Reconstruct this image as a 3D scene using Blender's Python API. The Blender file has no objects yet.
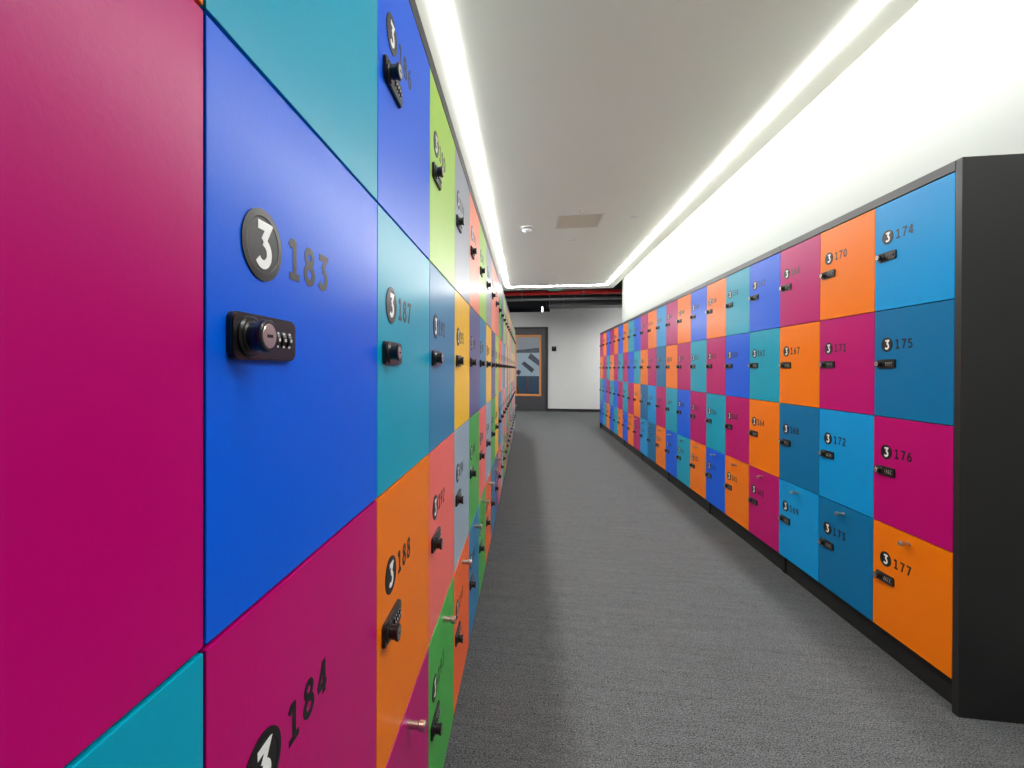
import bpy, bmesh, math
from mathutils import Vector, Matrix
PI = math.pi
C = bpy.context.scene.collection
# ------------------------------------------------------------------ measures (metres, floor at z = 0, camera over the origin)
CAM_Z = 1.268
AL, AR = 0.2343, 1.560            # distance of left / right door fronts from the camera axis
ZL, ZR = 0.3099, 1.9852           # depth of the measured column edges
CW, RH = 0.400, 0.4706            # column width, row height
TOP = CAM_Z + 0.7336              # top of the top doors
TRIM = 0.040
BOT = TOP - 4 * RH                # bottom of the bottom doors
DEPTH = 0.49
HC = CAM_Z + 1.80                 # ceiling
XW = 2.055                        # right wall
XL = -0.76                        # left wall
YB = 14.18                        # back wall
YE = 10.76                        # end of the lowered ceiling
Y0 = -5.0

# ------------------------------------------------------------------ materials
def srgb(r, g, b):
    f = lambda c: (c / 255) / 12.92 if c / 255 <= 0.04045 else ((c / 255 + 0.055) / 1.055) ** 2.4
    return (f(r), f(g), f(b), 1)
def mat(name, col, rough=0.5, metal=0.0, spec=0.5, noise=0.0, nscale=40, bump=0.0, bscale=300, coat=0.0):
    m = bpy.data.materials.new(name); m.use_nodes = True
    nt = m.node_tree; p = nt.nodes['Principled BSDF']
    p.inputs['Base Color'].default_value = col
    p.inputs['Roughness'].default_value = rough
    p.inputs['Metallic'].default_value = metal
    p.inputs['Specular IOR Level'].default_value = spec
    if coat: p.inputs['Coat Weight'].default_value = coat
    if noise or bump:
        tc = nt.nodes.new('ShaderNodeTexCoord')
    if noise:
        n = nt.nodes.new('ShaderNodeTexNoise'); n.inputs['Scale'].default_value = nscale; n.inputs['Detail'].default_value = 4
        nt.links.new(tc.outputs['Object'], n.inputs['Vector'])
        mx = nt.nodes.new('ShaderNodeMix'); mx.data_type = 'RGBA'
        mx.inputs[6].default_value = tuple(c * (1 - noise) for c in col[:3]) + (1,)
        mx.inputs[7].default_value = tuple(min(1, c * (1 + noise)) for c in col[:3]) + (1,)
        nt.links.new(n.outputs['Fac'], mx.inputs[0]); nt.links.new(mx.outputs[2], p.inputs['Base Color'])
    if bump:
        n2 = nt.nodes.new('ShaderNodeTexNoise'); n2.inputs['Scale'].default_value = bscale; n2.inputs['Detail'].default_value = 3
        nt.links.new(tc.outputs['Object'], n2.inputs['Vector'])
        b = nt.nodes.new('ShaderNodeBump'); b.inputs['Strength'].default_value = bump; b.inputs['Distance'].default_value = 0.001
        nt.links.new(n2.outputs['Fac'], b.inputs['Height']); nt.links.new(b.outputs['Normal'], p.inputs['Normal'])
    return m
def emis(name, col, s):
    m = bpy.data.materials.new(name); m.use_nodes = True
    p = m.node_tree.nodes['Principled BSDF']
    p.inputs['Base Color'].default_value = (0.8, 0.8, 0.8, 1)
    p.inputs['Emission Color'].default_value = col; p.inputs['Emission Strength'].default_value = s
    return m

DOORCOL = {
 'M': ('magenta', (182, 0, 106)), 'B': ('blue', (0, 92, 222)), 'T': ('teal', (0, 156, 186)),
 'D': ('petrol blue', (0, 108, 160)), 'S': ('sky blue', (0, 146, 212)), 'O': ('orange', (240, 120, 0)),
 'G': ('lime green', (164, 206, 84)), 'Y': ('grey', (152, 158, 170)), 'C': ('coral', (240, 108, 100)),
 'A': ('amber yellow', (246, 190, 0)), 'P': ('slate purple', (90, 88, 140)), 'N': ('green', (72, 172, 72)),
 'E': ('steel blue', (42, 124, 170)), 'V': ('red orange', (246, 102, 36)), 'L': ('pale grey blue', (150, 170, 186)),
 'K': ('salmon', (250, 150, 118)), 'H': ('tan', (222, 190, 140)),
}
DM = {k: mat('laminate_' + v[0].replace(' ', '_'), srgb(*v[1]), rough=0.30, spec=0.18, noise=0.02, nscale=6, bump=0.16, bscale=150) for k, v in DOORCOL.items()}
M_char = mat('charcoal_board', srgb(33, 33, 33), rough=0.35, noise=0.04, nscale=30)
M_black = mat('black_plinth', srgb(26, 26, 26), rough=0.5)
M_vinyl = mat('charcoal_vinyl', srgb(16, 14, 14), rough=0.36, spec=0.4)
M_white3 = mat('white_vinyl', srgb(240, 240, 238), rough=0.4)
M_lock = mat('black_lock_casting', srgb(24, 22, 22), rough=0.28)
M_silver = mat('brushed_nickel', srgb(200, 192, 182), rough=0.3, metal=1.0)
M_dot = mat('wheel_digit_white', srgb(215, 215, 215), rough=0.5)
M_keyhole = mat('keyhole_black', (0.003, 0.003, 0.003, 1), rough=0.8)
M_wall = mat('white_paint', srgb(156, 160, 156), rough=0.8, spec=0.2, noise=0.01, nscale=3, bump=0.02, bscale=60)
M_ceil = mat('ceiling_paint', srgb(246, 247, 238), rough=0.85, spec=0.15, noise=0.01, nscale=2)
M_back = mat('back_wall_paint', srgb(205, 205, 203), rough=0.8, spec=0.2, noise=0.01, nscale=2)
M_void = mat('dark_soffit', srgb(34, 35, 38), rough=0.7)
M_duct = mat('duct_dark_grey', srgb(70, 72, 74), rough=0.6, metal=0.0)
M_pipe = mat('red_sprinkler_pipe', srgb(196, 22, 24), rough=0.35)
M_conduit = mat('galvanised_conduit', srgb(120, 124, 126), rough=0.4, metal=0.6)
M_frame = mat('door_frame_dark', srgb(58, 58, 62), rough=0.45)
M_wood = mat('oak_bead', srgb(200, 130, 66), rough=0.5, noise=0.1, nscale=30)
M_plastic = mat('white_plastic', srgb(235, 235, 232), rough=0.4)
M_vent = mat('beige_access_panel', srgb(214, 209, 190), rough=0.7)
M_teal = mat('teal_sign', srgb(30, 160, 140), rough=0.4)
LED = emis('led_diffuser', (1.0, 0.99, 0.975, 1), 58.0)
LEDW = emis('led_wall_washer', (1.0, 0.95, 0.84, 1), 34.0)
LEDB = emis('led_back_fill', (1.0, 1.0, 1.0, 1), 170.0)  # emission of the added fill lamps past the lockers
GLOW = emis('strip_glow', (0.7, 0.85, 1.0, 1), 3.0)  # glow standing in for a bright reflection, not a lamp

def carpet():
    m = bpy.data.materials.new('grey_woven_carpet'); m.use_nodes = True
    nt = m.node_tree; p = nt.nodes['Principled BSDF']; p.inputs['Roughness'].default_value = 0.95
    p.inputs['Specular IOR Level'].default_value = 0.1
    tc = nt.nodes.new('ShaderNodeTexCoord')
    def noise(scale, sx, sy, det=2):
        mp = nt.nodes.new('ShaderNodeMapping'); mp.inputs['Scale'].default_value = (sx, sy, 1)
        n = nt.nodes.new('ShaderNodeTexNoise'); n.inputs['Scale'].default_value = scale; n.inputs['Detail'].default_value = det
        nt.links.new(tc.outputs['Object'], mp.inputs['Vector']); nt.links.new(mp.outputs['Vector'], n.inputs['Vector']); return n
    a = noise(1, 110, 330); b = noise(1, 22, 150); c = noise(1, 240, 300, 1); d = noise(1, 3.0, 30)
    def madd(x, y, op='ADD'):
        q = nt.nodes.new('ShaderNodeMath'); q.operation = op
        for k, v in enumerate((x, y)):
            if isinstance(v, (int, float)): q.inputs[k].default_value = v
            else: nt.links.new(v, q.inputs[k])
        return q.outputs[0]
    s = madd(madd(madd(a.outputs['Fac'], 0.34, 'MULTIPLY'), madd(b.outputs['Fac'], 0.13, 'MULTIPLY')),
             madd(madd(c.outputs['Fac'], 0.47, 'MULTIPLY'), madd(d.outputs['Fac'], 0.06, 'MULTIPLY')))
    r = nt.nodes.new('ShaderNodeValToRGB')
    r.color_ramp.elements[0].position = 0.39; r.color_ramp.elements[0].color = srgb(30, 30, 30)
    r.color_ramp.elements[1].position = 0.61; r.color_ramp.elements[1].color = srgb(112, 114, 115)
    nt.links.new(s, r.inputs['Fac']); nt.links.new(r.outputs['Color'], p.inputs['Base Color'])
    bm_ = nt.nodes.new('ShaderNodeBump'); bm_.inputs['Strength'].default_value = 0.5; bm_.inputs['Distance'].default_value = 0.003
    nt.links.new(s, bm_.inputs['Height']); nt.links.new(bm_.outputs['Normal'], p.inputs['Normal'])
    return m
M_carpet = carpet()
def glass():
    m = bpy.data.materials.new('clear_glass'); m.use_nodes = True
    nt = m.node_tree; nt.nodes.clear()
    o = nt.nodes.new('ShaderNodeOutputMaterial'); mx = nt.nodes.new('ShaderNodeMixShader')
    t = nt.nodes.new('ShaderNodeBsdfTransparent'); t.inputs[0].default_value = (0.93, 0.96, 0.98, 1)
    g = nt.nodes.new('ShaderNodeBsdfGlossy'); g.inputs['Roughness'].default_value = 0.25
    fr = nt.nodes.new('ShaderNodeFresnel'); fr.inputs[0].default_value = 1.5
    nt.links.new(fr.outputs[0], mx.inputs[0]); nt.links.new(t.outputs[0], mx.inputs[1]); nt.links.new(g.outputs[0], mx.inputs[2])
    nt.links.new(mx.outputs[0], o.inputs[0]); return m
M_glass = glass()

# ------------------------------------------------------------------ mesh helpers
def box(bm, x0, x1, y0, y1, z0, z1, mi=0, bev=0.0):
    vs = [bm.verts.new((x, y, z)) for x in (x0, x1) for y in (y0, y1) for z in (z0, z1)]
    fs = []
    for q in ((0, 1, 3, 2), (4, 6, 7, 5), (0, 4, 5, 1), (2, 3, 7, 6), (0, 2, 6, 4), (1, 5, 7, 3)):
        f = bm.faces.new([vs[i] for i in q]); f.material_index = mi; fs.append(f)
    if bev:
        es = list({e for f in fs for e in f.edges})
        r = bmesh.ops.bevel(bm, geom=es, offset=bev, segments=2, affect='EDGES', profile=0.5)
        for f in r['faces']: f.material_index = mi
def cyl(bm, c, axis, r0, r1, L, n=24, mi=0, smooth=True):
    """frustum from point c along axis"""
    ax = Vector(axis).normalized(); q = Vector((0, 0, 1)).rotation_difference(ax)
    A = []; B = []
    for i in range(n):
        a = 2 * PI * i / n; d = q @ Vector((math.cos(a), math.sin(a), 0))
        A.append(bm.verts.new(Vector(c) + d * r0)); B.append(bm.verts.new(Vector(c) + d * r1 + ax * L))
    for i in range(n):
        f = bm.faces.new((A[i], A[(i + 1) % n], B[(i + 1) % n], B[i])); f.material_index = mi; f.smooth = smooth
    f = bm.faces.new(A[::-1]); f.material_index = mi
    f = bm.faces.new(B); f.material_index = mi
def lathe(bm, c, axis, prof, n=24, mi=0):
    """profile of (radius, distance along axis); mi may be list per segment"""
    ax = Vector(axis).normalized(); q = Vector((0, 0, 1)).rotation_difference(ax); rings = []
    for r, t in prof:
        rings.append([bm.verts.new(Vector(c) + ax * t + (q @ Vector((math.cos(2 * PI * i / n), math.sin(2 * PI * i / n), 0))) * r) for i in range(n)])
    for k in range(len(rings) - 1):
        for i in range(n):
            f = bm.faces.new((rings[k][i], rings[k][(i + 1) % n], rings[k + 1][(i + 1) % n], rings[k + 1][i]))
            f.material_index = mi[k] if isinstance(mi, list) else mi
    f = bm.faces.new(rings[0][::-1]); f.material_index = mi[0] if isinstance(mi, list) else mi
    f = bm.faces.new(rings[-1]); f.material_index = mi[-1] if isinstance(mi, list) else mi
def prism(bm, pts, y0, y1, mi=0):
    """polygon in x-z, extruded from y0 to y1"""
    A = [bm.verts.new((x, y0, z)) for x, z in pts]; B = [bm.verts.new((x, y1, z)) for x, z in pts]
    n = len(pts)
    for f in (bm.faces.new(A), bm.faces.new(B[::-1])): f.material_index = mi
    for i in range(n):
        f = bm.faces.new((A[i], B[i], B[(i + 1) % n], A[(i + 1) % n])); f.material_index = mi
def mesh(name, bm, mats):
    bmesh.ops.recalc_face_normals(bm, faces=bm.faces)
    me = bpy.data.meshes.new(name); bm.to_mesh(me); bm.free()
    for m in (mats if isinstance(mats, (list, tuple)) else [mats]): me.materials.append(m)
    return me
def link(name, me, parent=None, loc=(0, 0, 0)):
    o = bpy.data.objects.new(name, me); C.objects.link(o); o.location = loc
    if parent: o.parent = parent
    return o
def thing(name, label, cat, loc=(0, 0, 0), rz=0, group=None):
    o = bpy.data.objects.new(name, None); C.objects.link(o); o.empty_display_size = 0.1
    o.location = loc; o.rotation_euler = (0, 0, rz); o['label'] = label; o['category'] = cat
    if group: o['group'] = group
    return o
def tag(o, label, cat, group=None):
    o['label'] = label; o['category'] = cat
    if group: o['group'] = group
    return o
def struct(name, bm, m, parent=None):
    o = link(name, mesh(name, bm, m), parent)
    if not parent: o['kind'] = 'structure'
    return o
def NB(): return bmesh.new()

# ------------------------------------------------------------------ numerals, drawn as strokes in a 0..0.62 x 0..1 box
def arc(cx, cy, rx, ry, a0, a1, n=14):
    return [(cx + rx * math.cos(math.radians(a0 + (a1 - a0) * i / n)), cy + ry * math.sin(math.radians(a0 + (a1 - a0) * i / n))) for i in range(n + 1)]
GL = {
 '0': [arc(.31, .5, .235, .43, 90, 450, 28)],
 '1': [[(.08, .80), (.20, .93), (.34, .93)], [(.33, .98), (.33, .07)], [(.07, .065), (.58, .065)]],
 '2': [arc(.30, .70, .22, .23, 160, -25, 12) + [(.08, .07)], [(.03, .065), (.57, .065)]],
 '3': [[(.08, .93), (.52, .93), (.30, .585)], [(.30, .585)] + arc(.28, .32, .25, .255, 75, -145, 16)],
 '4': [[(.40, .96), (.06, .30)], [(.03, .27), (.61, .27)], [(.43, .99), (.43, .0)]],
 '5': [[(.54, .93), (.14, .93), (.12, .58)], [(.12, .56)] + arc(.28, .33, .25, .26, 100, -145, 16)],
 '6': [arc(.31, .31, .235, .24, 90, 450, 24), [(.46, .95), (.28, .82), (.13, .58), (.085, .34)]],
 '7': [[(.05, .93), (.56, .93), (.40, .55), (.24, .0)]],
 '8': [arc(.31, .745, .19, .19, 90, 450, 24), arc(.31, .28, .235, .225, 90, 450, 24)],
 '9': [arc(.31, .69, .235, .24, 90, 450, 24), [(.16, .05), (.34, .18), (.49, .42), (.535, .66)]],
}
def stroke(bm, pts, w, ox, oz, s, y, mi=0):
    closed = len(pts) > 8 and (abs(pts[0][0] - pts[-1][0]) + abs(pts[0][1] - pts[-1][1])) < 1e-4
    if closed: pts = pts[:-1]
    n = len(pts); Lf = []; Rt = []
    for i in range(n):
        p = Vector(pts[i]); a = Vector(pts[i - 1]) if (i > 0 or closed) else None; b = Vector(pts[(i + 1) % n]) if (i < n - 1 or closed) else None
        d1 = (p - a).normalized() if a is not None else None; d2 = (b - p).normalized() if b is not None else None
        if d1 is None: d1 = d2
        if d2 is None: d2 = d1
        n1 = Vector((-d1.y, d1.x)); n2 = Vector((-d2.y, d2.x)); m = (n1 + n2)
        m = m.normalized() if m.length > 1e-5 else n1
        k = 1 / max(0.45, m.dot(n1))
        for L_, sg in ((Lf, 1), (Rt, -1)):
            q = p + m * (sg * w / 2 * k); L_.append(bm.verts.new((ox + q.x * s, y, oz + q.y * s)))
    for i in range(n if closed else n - 1):
        j = (i + 1) % n
        f = bm.faces.new((Lf[i], Lf[j], Rt[j], Rt[i])); f.material_index = mi
def glyphs(bm, text, x, z, h, pitch, w=0.15, y=-0.0006, mi=0, t=0.0003):
    g = NB()
    for k, ch in enumerate(text):
        for li, st in enumerate(GL[ch]): stroke(g, st, w, x + k * pitch, z, h, y - 0.00004 * li, mi)
    me = bpy.data.meshes.new('tmp'); 
    bmesh.ops.recalc_face_normals(g, faces=g.faces)
    # give the film a thickness
    r = bmesh.ops.extrude_face_region(g, geom=list(g.faces))
    for v in [e for e in r['geom'] if isinstance(e, bmesh.types.BMVert)]: v.co.y += t
    for f in g.faces: f.material_index = mi
    g.to_mesh(me); g.free(); bm.from_mesh(me); bpy.data.meshes.remove(me)

# ------------------------------------------------------------------ shared locker pieces (local frame: x right, -y towards the aisle, z up, origin at door's lower left front corner)
GAPX, GAPZ, DT = 0.0028, 0.0040, 0.018
b = NB(); box(b, GAPX / 2, CW - GAPX / 2, 0, DT, GAPZ / 2, RH - GAPZ / 2, bev=0.0009); ME_DOOR = mesh('locker_door', b, DM['M'])
def zt(d): return RH - d
# number badge: dark disc, raised rim, white 3
b = NB()
lathe(b, (0.075, 0, zt(0.153)), (0, -1, 0), [(0.0318, 0.0), (0.0318, 0.0012), (0.0255, 0.0015), (0.0245, 0.0010), (0.0, 0.0010)][:4], n=48)
glyphs(b, '3', 0.075 - 0.0118, zt(0.153) - 0.0200, 0.040, 0.03, w=0.20, y=-0.0014, mi=1)
ME_BADGE = mesh('number_badge', b, [M_vinyl, M_white3])
# lock plate with rounded corners
def rrect(x0, x1, z0, z1, r, n=5):
    p = []
    for cx, cz, a in ((x1 - r, z1 - r, 0), (x0 + r, z1 - r, 90), (x0 + r, z0 + r, 180), (x1 - r, z0 + r, 270)):
        for i in range(n + 1):
            t = math.radians(a + 90 * i / n); p.append((cx + r * math.cos(t), cz + r * math.sin(t)))
    return p
PX0, PX1, PZ0, PZ1 = 0.024, 0.126, zt(0.256), zt(0.217)
b = NB(); prism(b, rrect(PX0, PX1, PZ0, PZ1, 0.008), -0.0045, 0.0)
prism(b, rrect(PX0 + 0.0012, PX1 - 0.0012, PZ0 + 0.0012, PZ1 - 0.0012, 0.007), -0.0058, -0.0045)
lathe(b, (0.047, -0.0058, zt(0.2365)), (0, -1, 0), [(0.0172, 0), (0.0172, 0.0015), (0.0155, 0.003), (0.0150, 0.003)], n=32)
ME_PLATE = mesh('lock_plate', b, M_lock)
b = NB()
lathe(b, (0.047, -0.0060, zt(0.2365)), (0, -1, 0), [(0.0132, 0.0), (0.0132, 0.003), (0.0118, 0.004), (0.0118, 0.012), (0.0138, 0.014), (0.0138, 0.0170), (0.0125, 0.0180), (0.0106, 0.0180), (0.0104, 0.0173)], n=32, mi=[0, 0, 0, 0, 0, 0, 0, 0])
lathe(b, (0.047, -0.0231, zt(0.2365)), (0, -1, 0), [(0.0103, 0.0), (0.0103, 0.0008), (0.0098, 0.0012)], n=32, mi=1)
box(b, 0.0427, 0.0513, -0.02455, -0.0240, zt(0.2365) - 0.0013, zt(0.2365) + 0.0013, mi=2)
ME_KNOB = mesh('lock_knob', b, [M_lock, M_silver, M_keyhole])
b = NB()
for k in range(4):
    x = 0.0790 + k * 0.0105
    lathe(b, (x - 0.0032, 0.0012, zt(0.2365)), (1, 0, 0), [(0.0095, 0), (0.0100, 0.0008), (0.0100, 0.0056), (0.0095, 0.0064)], n=24)
    for a in (-38, -2, 34):
        t = math.radians(a); cy, cz = 0.0012 - 0.01006 * math.cos(t), zt(0.2365) + 0.01006 * math.sin(t)
        box(b, x - 0.0016, x + 0.0016, cy - 0.0003, cy + 0.0004, cz - 0.0013, cz + 0.0013, mi=1)
ME_DIAL = mesh('combination_wheels', b, [M_lock, M_dot])
b = NB()
lathe(b, (0.200, 0, zt(0.040)), (0, -1, 0), [(0.0095, 0), (0.0095, 0.0012), (0.0082, 0.002), (0.0078, 0.021), (0.0106, 0.0235), (0.0106, 0.0345), (0.0098, 0.0357)], n=28)
ME_PULL = mesh('pull_knob', b, M_silver)
NUMCACHE = {}
def num_mesh(n):
    if n not in NUMCACHE:
        b = NB(); s = str(n); pitch = 0.0335
        glyphs(b, s, 0.1205, zt(0.1725), 0.0395, pitch, w=0.185, y=-0.0004)
        NUMCACHE[n] = mesh('locker_number', b, M_vinyl)
    return NUMCACHE[n]
# cabinet shell pieces (3 columns wide)
UW = 3 * CW
b = NB(); e = 0.0012
box(b, e, UW - e, DT + 0.0015, DEPTH, BOT + 0.002, TOP + TRIM)
ME_CARC = mesh('carcass', b, M_black)
b = NB(); box(b, e, UW - e, 0.0, DT + 0.001, TOP + 0.003, TOP + TRIM, bev=0.0008); ME_TRIM = mesh('top_rail', b, M_char)
b = NB(); box(b, 0.004, UW - 0.004, 0.035, 0.052, 0.0, BOT + 0.001)
box(b, 0.004, 0.022, 0.052, DEPTH - 0.02, 0.0, BOT + 0.001); box(b, UW - 0.022, UW - 0.004, 0.052, DEPTH - 0.02, 0, BOT + 0.001)
box(b, -0.016, 0.016, 0.026, 0.034, 0.001, BOT - 0.004)
ME_PLINTH = mesh('plinth', b, M_black)

def door_set(root, col, row, code, number):
    nm = DOORCOL[code][0]
    d = link('locker_door', ME_DOOR, root, (col * CW, 0, TOP - (row + 1) * RH))
    d.material_slots[0].link = 'OBJECT'; d.material_slots[0].material = DM[code]
    d['label'] = f'{nm} locker door numbered {number}'
    for n_, me in (('number_badge', ME_BADGE), ('lock_plate', ME_PLATE), ('lock_knob', ME_KNOB), ('combination_wheels', ME_DIAL)):
        link(n_, me, d)
    link('locker_number', num_mesh(number), d)
    if row == 3: link('pull_knob', ME_PULL, d)
def cabinet(loc, rz, cols, label, group):
    """cols: three (codes, first number) from left to right as seen from the aisle"""
    r = thing('locker_cabinet', label, 'lockers', loc, rz, group)
    link('carcass', ME_CARC, r); link('top_rail', ME_TRIM, r); link('plinth', ME_PLINTH, r)
    for c, (codes, first) in enumerate(cols):
        for row in range(4): door_set(r, c, row, codes[row], first + row)
    return r

# colours, top to bottom, column by column going away from the camera
RIGHT = ['SDMO', 'OMSD', 'MODS', 'BTOM', 'TBMO', 'OMTB', 'BTMO', 'OMBT', 'MOTB', 'SDMO', 'OMSD', 'MODS',
         'BTOM', 'TBMO', 'OMTB', 'BTMO', 'OMBT', 'MOTB', 'BTMO', 'OMBT', 'MOTB']
LEFT = ['OMTO', 'TBMB', 'BTOM', 'GECN', 'YALV', 'KPNE', 'GECN', 'YALV', 'KPNE', 'CGAP', 'NVEC', 'PYYL', 'GECN',
        'YALV', 'VBNE', 'GACN', 'YTSV', 'CHGE', 'NCBC', 'YHOY', 'NGYE', 'CCCY', 'NHYG', 'YYYL']
words = ['nearest', 'second', 'third', 'fourth', 'fifth', 'sixth', 'seventh', 'farthest']
def colname(c): return DOORCOL[c][0]
for k in range(7):
    js = [3 * k + 2, 3 * k + 1, 3 * k]
    cols = [(RIGHT[j], 174 - 4 * j) for j in js]
    near = js[::-1]
    t3 = ', '.join(colname(RIGHT[j][0]) for j in near)
    w = words[k] if k < 6 else 'farthest'
    lab = {0: 'locker cabinet numbered 166 to 177 beside the dark end panel of the right row'}.get(
        k, f'{w} three-column locker cabinet in the right row, top doors {t3}')
    c = cabinet((AR, ZR + (3 * k + 3) * CW, 0), -PI / 2, cols, lab, 'locker cabinets in the right-hand row')
    if k == 0:
        b = NB(); box(b, UW + 0.0008, UW + 0.0275, 0.0, DEPTH, 0.0, TOP + TRIM, bev=0.0008)
        link('end_panel', mesh('end_panel', b, M_char), c)['label'] = 'tall charcoal end panel'
    if k == 6:
        b = NB(); box(b, -0.0275, -0.0008, 0.0, DEPTH, 0.0, TOP + TRIM, bev=0.0008)
        link('end_panel', mesh('end_panel', b, M_char), c)
for k in range(8):
    idx = [3 * k - 1, 3 * k, 3 * k + 1]
    cols = [(LEFT[i + 1], 182 + 4 * i) for i in idx]
    t3 = ', '.join(colname(LEFT[i + 1][0]) for i in idx)
    lab = {0: 'locker cabinet at the left edge, with doors numbered 183, 184, 187 and 188'}.get(
        k, f'{words[k]} three-column locker cabinet in the left row, top doors {t3}')
    cabinet((-AL, ZL + (3 * k - 1) * CW, 0), PI / 2, cols, lab, 'locker cabinets in the left-hand row')

# ------------------------------------------------------------------ room shell
XR2 = 5.2
b = NB(); box(b, -4.3, XR2, Y0 - 0.1, YB + 0.1, -0.1, 0.0); struct('floor', b, M_carpet)
XCE = 1.885    # right edge of the lowered ceiling, leaving a slot before the wall
b = NB(); box(b, XL, XCE, Y0, YE, HC, HC + 0.10); struct('ceiling', b, M_ceil)
b = NB(); box(b, -4.3, XR2, Y0 - 0.1, YB + 0.9, 3.95, 4.05); struct('ceiling_upper', b, M_void)
XLF = -4.2
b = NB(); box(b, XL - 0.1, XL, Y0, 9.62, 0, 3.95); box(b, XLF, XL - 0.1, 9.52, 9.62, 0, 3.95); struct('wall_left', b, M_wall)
b = NB(); box(b, XLF - 0.1, XLF, 9.52, YB, 0, 3.95); struct('wall_left_far', b, M_back)
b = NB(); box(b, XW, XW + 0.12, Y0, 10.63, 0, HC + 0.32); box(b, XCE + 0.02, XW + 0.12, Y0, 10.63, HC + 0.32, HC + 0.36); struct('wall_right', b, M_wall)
b = NB(); box(b, XL - 0.1, XR2, Y0 - 0.1, Y0, 0, 3.95); struct('wall_front', b, M_void)
b = NB(); box(b, XR2, XR2 + 0.1, Y0, YB, 0, 3.95); struct('wall_right_far', b, M_back)
# back wall with door opening; lower on the left, under a dark recess
DX0, DX1, DZ = -0.575, 0.622, 2.525
b = NB()
box(b, -4.2, DX0, YB, YB + 0.12, 0, 2.975)
box(b, DX0, DX1, YB, YB + 0.12, DZ, 2.975)
box(b, DX1, 0.68, YB, YB + 0.12, 0, 2.975)
box(b, 0.68, XR2, YB, YB + 0.12, 0, 3.30)
struct('wall_back', b, M_back)
b = NB(); box(b, -4.3, XR2, YB + 0.8, YB + 0.9, 0, 3.95); struct('wall_recess', b, M_void)
b = NB(); box(b, DX1, XR2, YB - 0.015, YB, 0, 0.085); box(b, -4.2, DX0, YB - 0.015, YB, 0, 0.085); struct('baseboard_back', b, M_black)

# door to the next room
dr = bpy.data.objects.new('door_1', None); C.objects.link(dr); dr.location = (0, YB, 0); dr['kind'] = 'structure'
GX0, GX1, GZ0, GZ1 = -0.372, 0.428, 0.450, 2.288
b = NB(); y0, y1 = -0.02, 0.10
box(b, DX0, DX0 + 0.06, y0, y1, 0, DZ); box(b, DX1 - 0.06, DX1, y0, y1, 0, DZ); box(b, DX0 + 0.06, DX1 - 0.06, y0, y1, DZ - 0.06, DZ)
link('door_frame', mesh('door_frame', b, M_black), dr)
b = NB(); y0, y1 = 0.0, 0.05
box(b, DX0 + 0.064, GX0, y0, y1, 0.008, DZ - 0.064); box(b, GX1, DX1 - 0.064, y0, y1, 0.008, DZ - 0.064)
box(b, GX0, GX1, y0, y1, 0.008, GZ0); box(b, GX0, GX1, y0, y1, GZ1, DZ - 0.064)
leaf = link('door_leaf', mesh('door_leaf', b, M_frame), dr)
b = NB(); y0, y1 = -0.012, 0.03; w = 0.062
box(b, GX0, GX0 + w, y0, y1, GZ0, GZ1, bev=0.004); box(b, GX1 - w, GX1, y0, y1, GZ0, GZ1, bev=0.004)
box(b, GX0 + w, GX1 - w, y0, y1, GZ0, GZ0 + w, bev=0.004); box(b, GX0 + w, GX1 - w, y0, y1, GZ1 - w, GZ1, bev=0.004)
link('glazing_bead', mesh('glazing_bead', b, M_wood), leaf)['label'] = 'orange oak bead around the glass'
b = NB(); box(b, GX0 + w, GX1 - w, 0.012, 0.018, GZ0 + w, GZ1 - w); link('glass_pane', mesh('glass_pane', b, M_glass), leaf)
# screen with printed graphic just behind the glass
gx0, gx1 = GX0 + w, GX1 - w
G1 = mat('graphic_grey', srgb(176, 186, 196), rough=0.6); G2 = mat('graphic_navy', srgb(30, 72, 100), rough=0.6, noise=0.3, nscale=12)
G3 = mat('graphic_pale_blue', srgb(222, 238, 248), rough=0.6); G4 = mat('graphic_slate', srgb(72, 78, 104), rough=0.6, noise=0.25, nscale=10)
G5 = mat('graphic_mid_blue', srgb(44, 92, 124), rough=0.6, noise=0.12, nscale=8); G6 = mat('graphic_plum', srgb(96, 70, 90), rough=0.6); G7 = mat('graphic_rust', srgb(104, 58, 50), rough=0.6)
b = NB()
def poly(pts, y, mi): prism(b, [(min(max(x, gx0), gx1), z) for x, z in pts], y, y + 0.001, mi)
box(b, gx0, gx1, 0.032, 0.040, GZ0 + w, GZ1 - w, mi=0)
poly([(gx0, 1.832), (gx1, 1.905), (gx1, 1.752), (gx0, 1.752)], 0.0305, 1)
poly([(gx0, 1.752), (gx1, 1.752), (gx1, 1.052), (gx0, 1.052)], 0.0305, 2)
poly([(0.025, 1.605), (0.116, 1.746), (gx1, 1.532), (gx1, 1.352)], 0.029, 3)
poly([(-0.163, 1.417), (-0.07, 1.496), (0.225, 1.252), (0.142, 1.15)], 0.029, 3)
poly([(gx0, 1.202), (-0.249, 1.248), (-0.168, 1.188), (-0.239, 1.062), (gx0, 1.112)], 0.029, 3)
poly([(gx0, 1.052), (gx1, 1.052), (gx1, GZ0 + w), (gx0, GZ0 + w)], 0.0305, 4)
poly([(-0.02, 1.052), (0.06, 1.052), (0.06, GZ0 + w), (-0.02, GZ0 + w)], 0.029, 5)
poly([(gx0, 0.80), (gx0, GZ0 + w), (-0.17, GZ0 + w)], 0.029, 6)
poly([(-0.15, 1.83), (-0.05, 1.84), (-0.05, 1.765), (-0.15, 1.765)], 0.029, 5); poly([(0.10, 1.85), (0.2, 1.86), (0.2, 1.765), (0.10, 1.765)], 0.029, 5)
gp = link('graphic_screen', mesh('graphic_screen', b, [G1, G2, G3, G4, G5, G6, G7]), leaf)
gp['label'] = 'blue printed graphic with slanting bars behind the glass'
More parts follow.
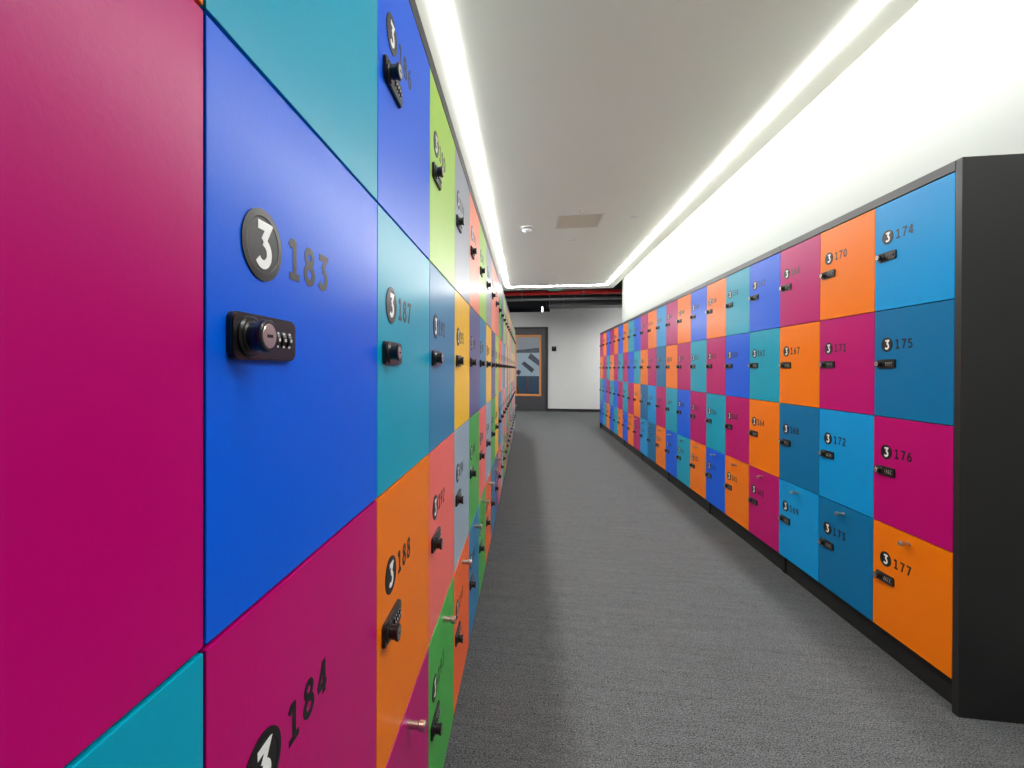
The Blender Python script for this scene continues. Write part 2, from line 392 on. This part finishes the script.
b = NB(); box(b, -0.02, 0.0, -0.045, -0.030, 0, 0.24, bev=0.004); box(b, -0.018, -0.002, -0.032, 0.002, 0.02, 0.04); box(b, -0.018, -0.002, -0.032, 0.002, 0.20, 0.22)
h = link('pull_handle', mesh('pull_handle', b, M_black), leaf, (0.515, 0, 1.05))
# access switch on the back wall
sw = thing('access_switch', 'small black square wall switch on the grey back wall, right of the door', 'switch', (0.80, YB, 1.868))
b = NB(); box(b, -0.064, 0.064, -0.012, 0.0, -0.072, 0.072, bev=0.004); link('plate', mesh('plate', b, mat('switch_black', srgb(14, 14, 14), rough=0.6, spec=0.2)), sw)
b = NB(); box(b, -0.006, 0.006, -0.016, -0.011, 0.03, 0.05); link('indicator', mesh('indicator', b, M_dot), sw)

# ------------------------------------------------------------------ light lines in the ceiling
def ring(bm, x0, x1, y0, y1, w, z0, z1, r=0.10, n=8):
    def loop(o, rr):
        P = []
        for cx, cy, a in ((x1 - r, y1 - r, 0), (x0 + r, y1 - r, 90), (x0 + r, y0 + r, 180), (x1 - r, y0 + r, 270)):
            for i in range(n + 1):
                t = math.radians(a + 90 * i / n); P.append((cx + rr * math.cos(t), cy + rr * math.sin(t)))
        return P
    O = loop(0, r); I = loop(0, r - w)
    m = len(O)
    vo = [[bm.verts.new((x, y, z)) for x, y in L] for z in (z0, z1) for L in (O, I)]
    for i in range(m):
        j = (i + 1) % m
        for a, c in ((0, 1), (1, 3), (3, 2), (2, 0)):
            bm.faces.new((vo[a][i], vo[a][j], vo[c][j], vo[c][i]))
SX0, SX1, SY0, SY1, SW = -0.463, 1.706, 0.2, 10.34, 0.066
b = NB(); ring(b, SX0, SX1, SY0, SY1, SW, HC - 0.007, HC + 0.001)
t = thing('ceiling_light_line', 'long white recessed light line running round the white ceiling', 'ceiling light', (0, 0, 0))
link('diffuser', mesh('diffuser', b, LED), t)
b = NB(); ring(b, SX0 - 0.004, SX1 + 0.004, SY0 - 0.004, SY1 + 0.004, 0.004, HC - 0.003, HC + 0.001, r=0.104); link('edge_profile', mesh('edge_profile', b, M_plastic), t)
# wall washer hidden in the slot between ceiling and right wall
b = NB(); box(b, XCE + 0.001, XCE + 0.021, 1.7, 10.45, HC + 0.050, HC + 0.075)
o = link('wall_washer', mesh('wall_washer', b, LEDW)); tag(o, 'hidden warm light tube in the slot between ceiling and right wall', 'light')
# unseen lamps added past the lockers to brighten the back wall
for k, (x, y) in enumerate(((-1.9, 12.9), (3.5, 12.9))):
    t = thing('fill_lamp', ('added unseen fill lamp in the open area past the left-hand lockers', 'added unseen fill lamp in the open area past the right-hand wall')[k], 'fill lamp', (x, y, 2.60))
    b = NB(); box(b, -0.6, 0.6, -0.05, 0.05, -0.02, 0.0); link('fill_diffuser', mesh('fill_diffuser', b, LEDB), t)
    b = NB(); box(b, -0.62, 0.62, -0.06, 0.06, 0.0, 0.05); box(b, -0.5, -0.48, -0.01, 0.01, 0.05, 1.35); box(b, 0.48, 0.5, -0.01, 0.01, 0.05, 1.35)
    link('fill_housing', mesh('fill_housing', b, M_void), t)

# ------------------------------------------------------------------ ceiling fittings
t = thing('smoke_detector', 'round white smoke detector on the ceiling', 'smoke detector', (0.0, 5.98, HC))
b = NB(); lathe(b, (0, 0, 0), (0, 0, -1), [(0.074, 0), (0.074, 0.012), (0.068, 0.020)], n=32); link('base', mesh('base', b, M_plastic), t)
b = NB(); lathe(b, (0, 0, -0.020), (0, 0, -1), [(0.050, 0), (0.050, 0.012), (0.062, 0.015), (0.060, 0.032), (0.040, 0.050), (0.022, 0.056)], n=32, mi=[1, 0, 0, 0, 0]); link('head', mesh('head', b, [M_plastic, M_duct]), t)
t = thing('access_hatch', 'square beige access panel set in the ceiling', 'ceiling panel', (0.618, 5.845, HC))
b = NB(); s = 0.268; w = 0.018
for q in ((-s, s, -s, -s + w), (-s, s, s - w, s), (-s, -s + w, -s + w, s - w), (s - w, s, -s + w, s - w)): box(b, *q, -0.004, 0.001)
link('frame', mesh('frame', b, M_plastic), t)
b = NB(); box(b, -s + w, s - w, -s + w, s - w, -0.003, 0.001); link('panel', mesh('panel', b, M_vent), t)
def fitting(x, y, name, label, cat, r, prof, m, grp=None):
    b = NB(); lathe(b, (0, 0, 0), (0, 0, -1), prof, n=28); o = link(name, mesh(name, b, m), None, (x, y, HC)); tag(o, label, cat, grp); return o
t = thing('ceiling_sprinkler', 'small brass sprinkler head at the near edge of the beige ceiling panel', 'sprinkler', (0.609, 5.43, HC))
b = NB(); lathe(b, (0, 0, 0), (0, 0, -1), [(0.038, 0), (0.036, 0.005), (0.02, 0.007)], n=28); link('escutcheon', mesh('escutcheon', b, M_plastic), t)
b = NB(); lathe(b, (0, 0, -0.007), (0, 0, -1), [(0.008, 0), (0.007, 0.03), (0.018, 0.034), (0.018, 0.036)], n=20); link('deflector', mesh('deflector', b, mat('brass', srgb(225, 215, 180), rough=0.3, metal=1)), t)
fitting(0.628, 6.65, 'ceiling_speaker', 'flat round white cover on the ceiling beyond the beige panel', 'ceiling cover', .06, [(0.062, 0), (0.060, 0.004), (0.048, 0.006), (0.014, 0.006), (0.012, 0.012)], M_plastic)
fitting(1.258, 5.78, 'ceiling_cover', 'flat round white cover on the ceiling near the right light line', 'ceiling cover', .05, [(0.050, 0), (0.048, 0.004), (0.030, 0.005)], M_plastic)
t = thing('ceiling_sprinkler', 'small brass sprinkler head near the far end of the ceiling', 'sprinkler', (0.616, 9.32, HC))
b = NB(); lathe(b, (0, 0, 0), (0, 0, -1), [(0.034, 0), (0.032, 0.005), (0.02, 0.007)], n=28); link('escutcheon', mesh('escutcheon', b, M_plastic), t)
b = NB(); lathe(b, (0, 0, -0.007), (0, 0, -1), [(0.008, 0), (0.007, 0.03), (0.018, 0.034), (0.018, 0.036)], n=20); link('deflector', mesh('deflector', b, bpy.data.materials['brass']), t)

# ------------------------------------------------------------------ services past the end of the ceiling
PY = 11.4
t = thing('sprinkler_pipe', 'red sprinkler pipe crossing above the back wall beyond the ceiling edge', 'pipe', (0, PY, 3.096))
b = NB(); cyl(b, (-4.198, 0, 0), (1, 0, 0), 0.052, 0.052, XR2 + 4.196, n=28); link('pipe', mesh('pipe', b, M_pipe), t)
for x in (-0.13, 1.32):
    b = NB(); lathe(b, (x - 0.015, 0, 0), (1, 0, 0), [(0.056, 0), (0.056, 0.03)], n=28); box(b, x - 0.006, x + 0.006, -0.006, 0.006, 0.05, 3.95 - 3.096); link('pipe_clamp', mesh('pipe_clamp', b, M_conduit), t)
b = NB(); lathe(b, (1.78, 0, 0), (1, 0, 0), [(0.060, 0), (0.064, 0.01), (0.064, 0.10), (0.060, 0.11)], n=28); link('coupling', mesh('coupling', b, M_pipe), t)
t = thing('conduit', 'thin grey conduit hanging below the red pipe', 'conduit', (0, 11.62, 2.975))
b = NB(); cyl(b, (-4.198, 0, 0), (1, 0, 0), 0.035, 0.035, XR2 + 4.196, n=24); link('tube', mesh('tube', b, M_conduit), t)
for x in (-0.12, 1.15):
    b = NB(); lathe(b, (x - 0.02, 0, 0), (1, 0, 0), [(0.043, 0), (0.043, 0.04)], n=24); box(b, x - 0.005, x + 0.005, -0.005, 0.005, 0.03, 3.95 - 2.975); link('hanger', mesh('hanger', b, M_conduit), t)
t = thing('air_duct', 'dark grey rectangular air duct above the back wall, behind the conduit', 'duct', (0, 12.0, 2.90))
b = NB(); box(b, 0.57, XR2 - 0.01, 0, 0.55, -0.045, 0.55, bev=0.004); link('duct_body', mesh('duct_body', b, M_duct), t)
b = NB()
for x in (1.15, 2.35): box(b, x, x + 0.03, -0.012, 0.562, -0.057, 0.562)
link('duct_flange', mesh('duct_flange', b, M_duct), t)
b = NB()
for x in (0.9, 2.9): box(b, x, x + 0.01, -0.02, -0.01, -0.05, 3.95 - 2.90)
link('hanger_rod', mesh('hanger_rod', b, M_conduit), t)
b = NB(); box(b, 0.57, XR2 - 0.01, YB - 0.25, YB, 3.14, 3.30); o = link('beam', mesh('beam', b, M_void)); o.name = 'trim_1'; o['kind'] = 'structure'
# exit sign seen edge on, narrow strip made to glow like a bluish reflection
t = thing('exit_sign', 'teal green sign edge just below the far end of the ceiling', 'sign', (0.62, YE + 0.03, HC + 0.06))
b = NB(); box(b, -0.15, 0.15, -0.01, 0.01, -0.085, 0.02, bev=0.003); link('sign_panel', mesh('sign_panel', b, M_teal), t)
b = NB(); box(b, -0.02, 0.02, -0.03, -0.01, -0.01, 0.02); link('bracket', mesh('bracket', b, M_plastic), t)
b = NB(); box(b, 0.438, 0.486, YB + 0.30, YB + 0.36, 2.90, 3.17, bev=0.003); o = link('glowing_strip', mesh('glowing_strip', b, GLOW)); tag(o, 'short bluish strip glowing like a reflection in the dark recess above the door', 'light')

# ------------------------------------------------------------------ world, camera, exposure
w = bpy.data.worlds.new('world'); w.use_nodes = True; bpy.context.scene.world = w
w.node_tree.nodes['Background'].inputs[0].default_value = (0.02, 0.02, 0.02, 1)
cd = bpy.data.cameras.new('camera'); cam = bpy.data.objects.new('camera', cd); C.objects.link(cam)
f_, px, py, yaw, pitch, roll = 465.0, 453.61, 370.707, -0.156173, -0.0043936, 0.0026722
cd.sensor_width = 36; cd.sensor_fit = 'HORIZONTAL'; cd.lens = f_ * 36 / 1024
cd.shift_x = (512 - px) / 1024; cd.shift_y = -(384 - py) / 1024
cd.clip_start = 0.02; cd.clip_end = 100
fw = Vector((math.sin(yaw) * math.cos(pitch), math.cos(yaw) * math.cos(pitch), math.sin(pitch)))
rt = Vector((math.cos(yaw), -math.sin(yaw), 0)); up = rt.cross(fw)
r2 = math.cos(roll) * rt + math.sin(roll) * up; u2 = -math.sin(roll) * rt + math.cos(roll) * up
cam.matrix_world = Matrix(((r2.x, u2.x, -fw.x, 0), (r2.y, u2.y, -fw.y, 0), (r2.z, u2.z, -fw.z, CAM_Z), (0, 0, 0, 1)))
sc = bpy.context.scene; sc.camera = cam
sc.view_settings.view_transform = 'Standard'; sc.view_settings.look = 'None'
sc.view_settings.gamma = 1; sc.view_settings.use_curve_mapping = False
sc.view_settings.exposure = 0.46
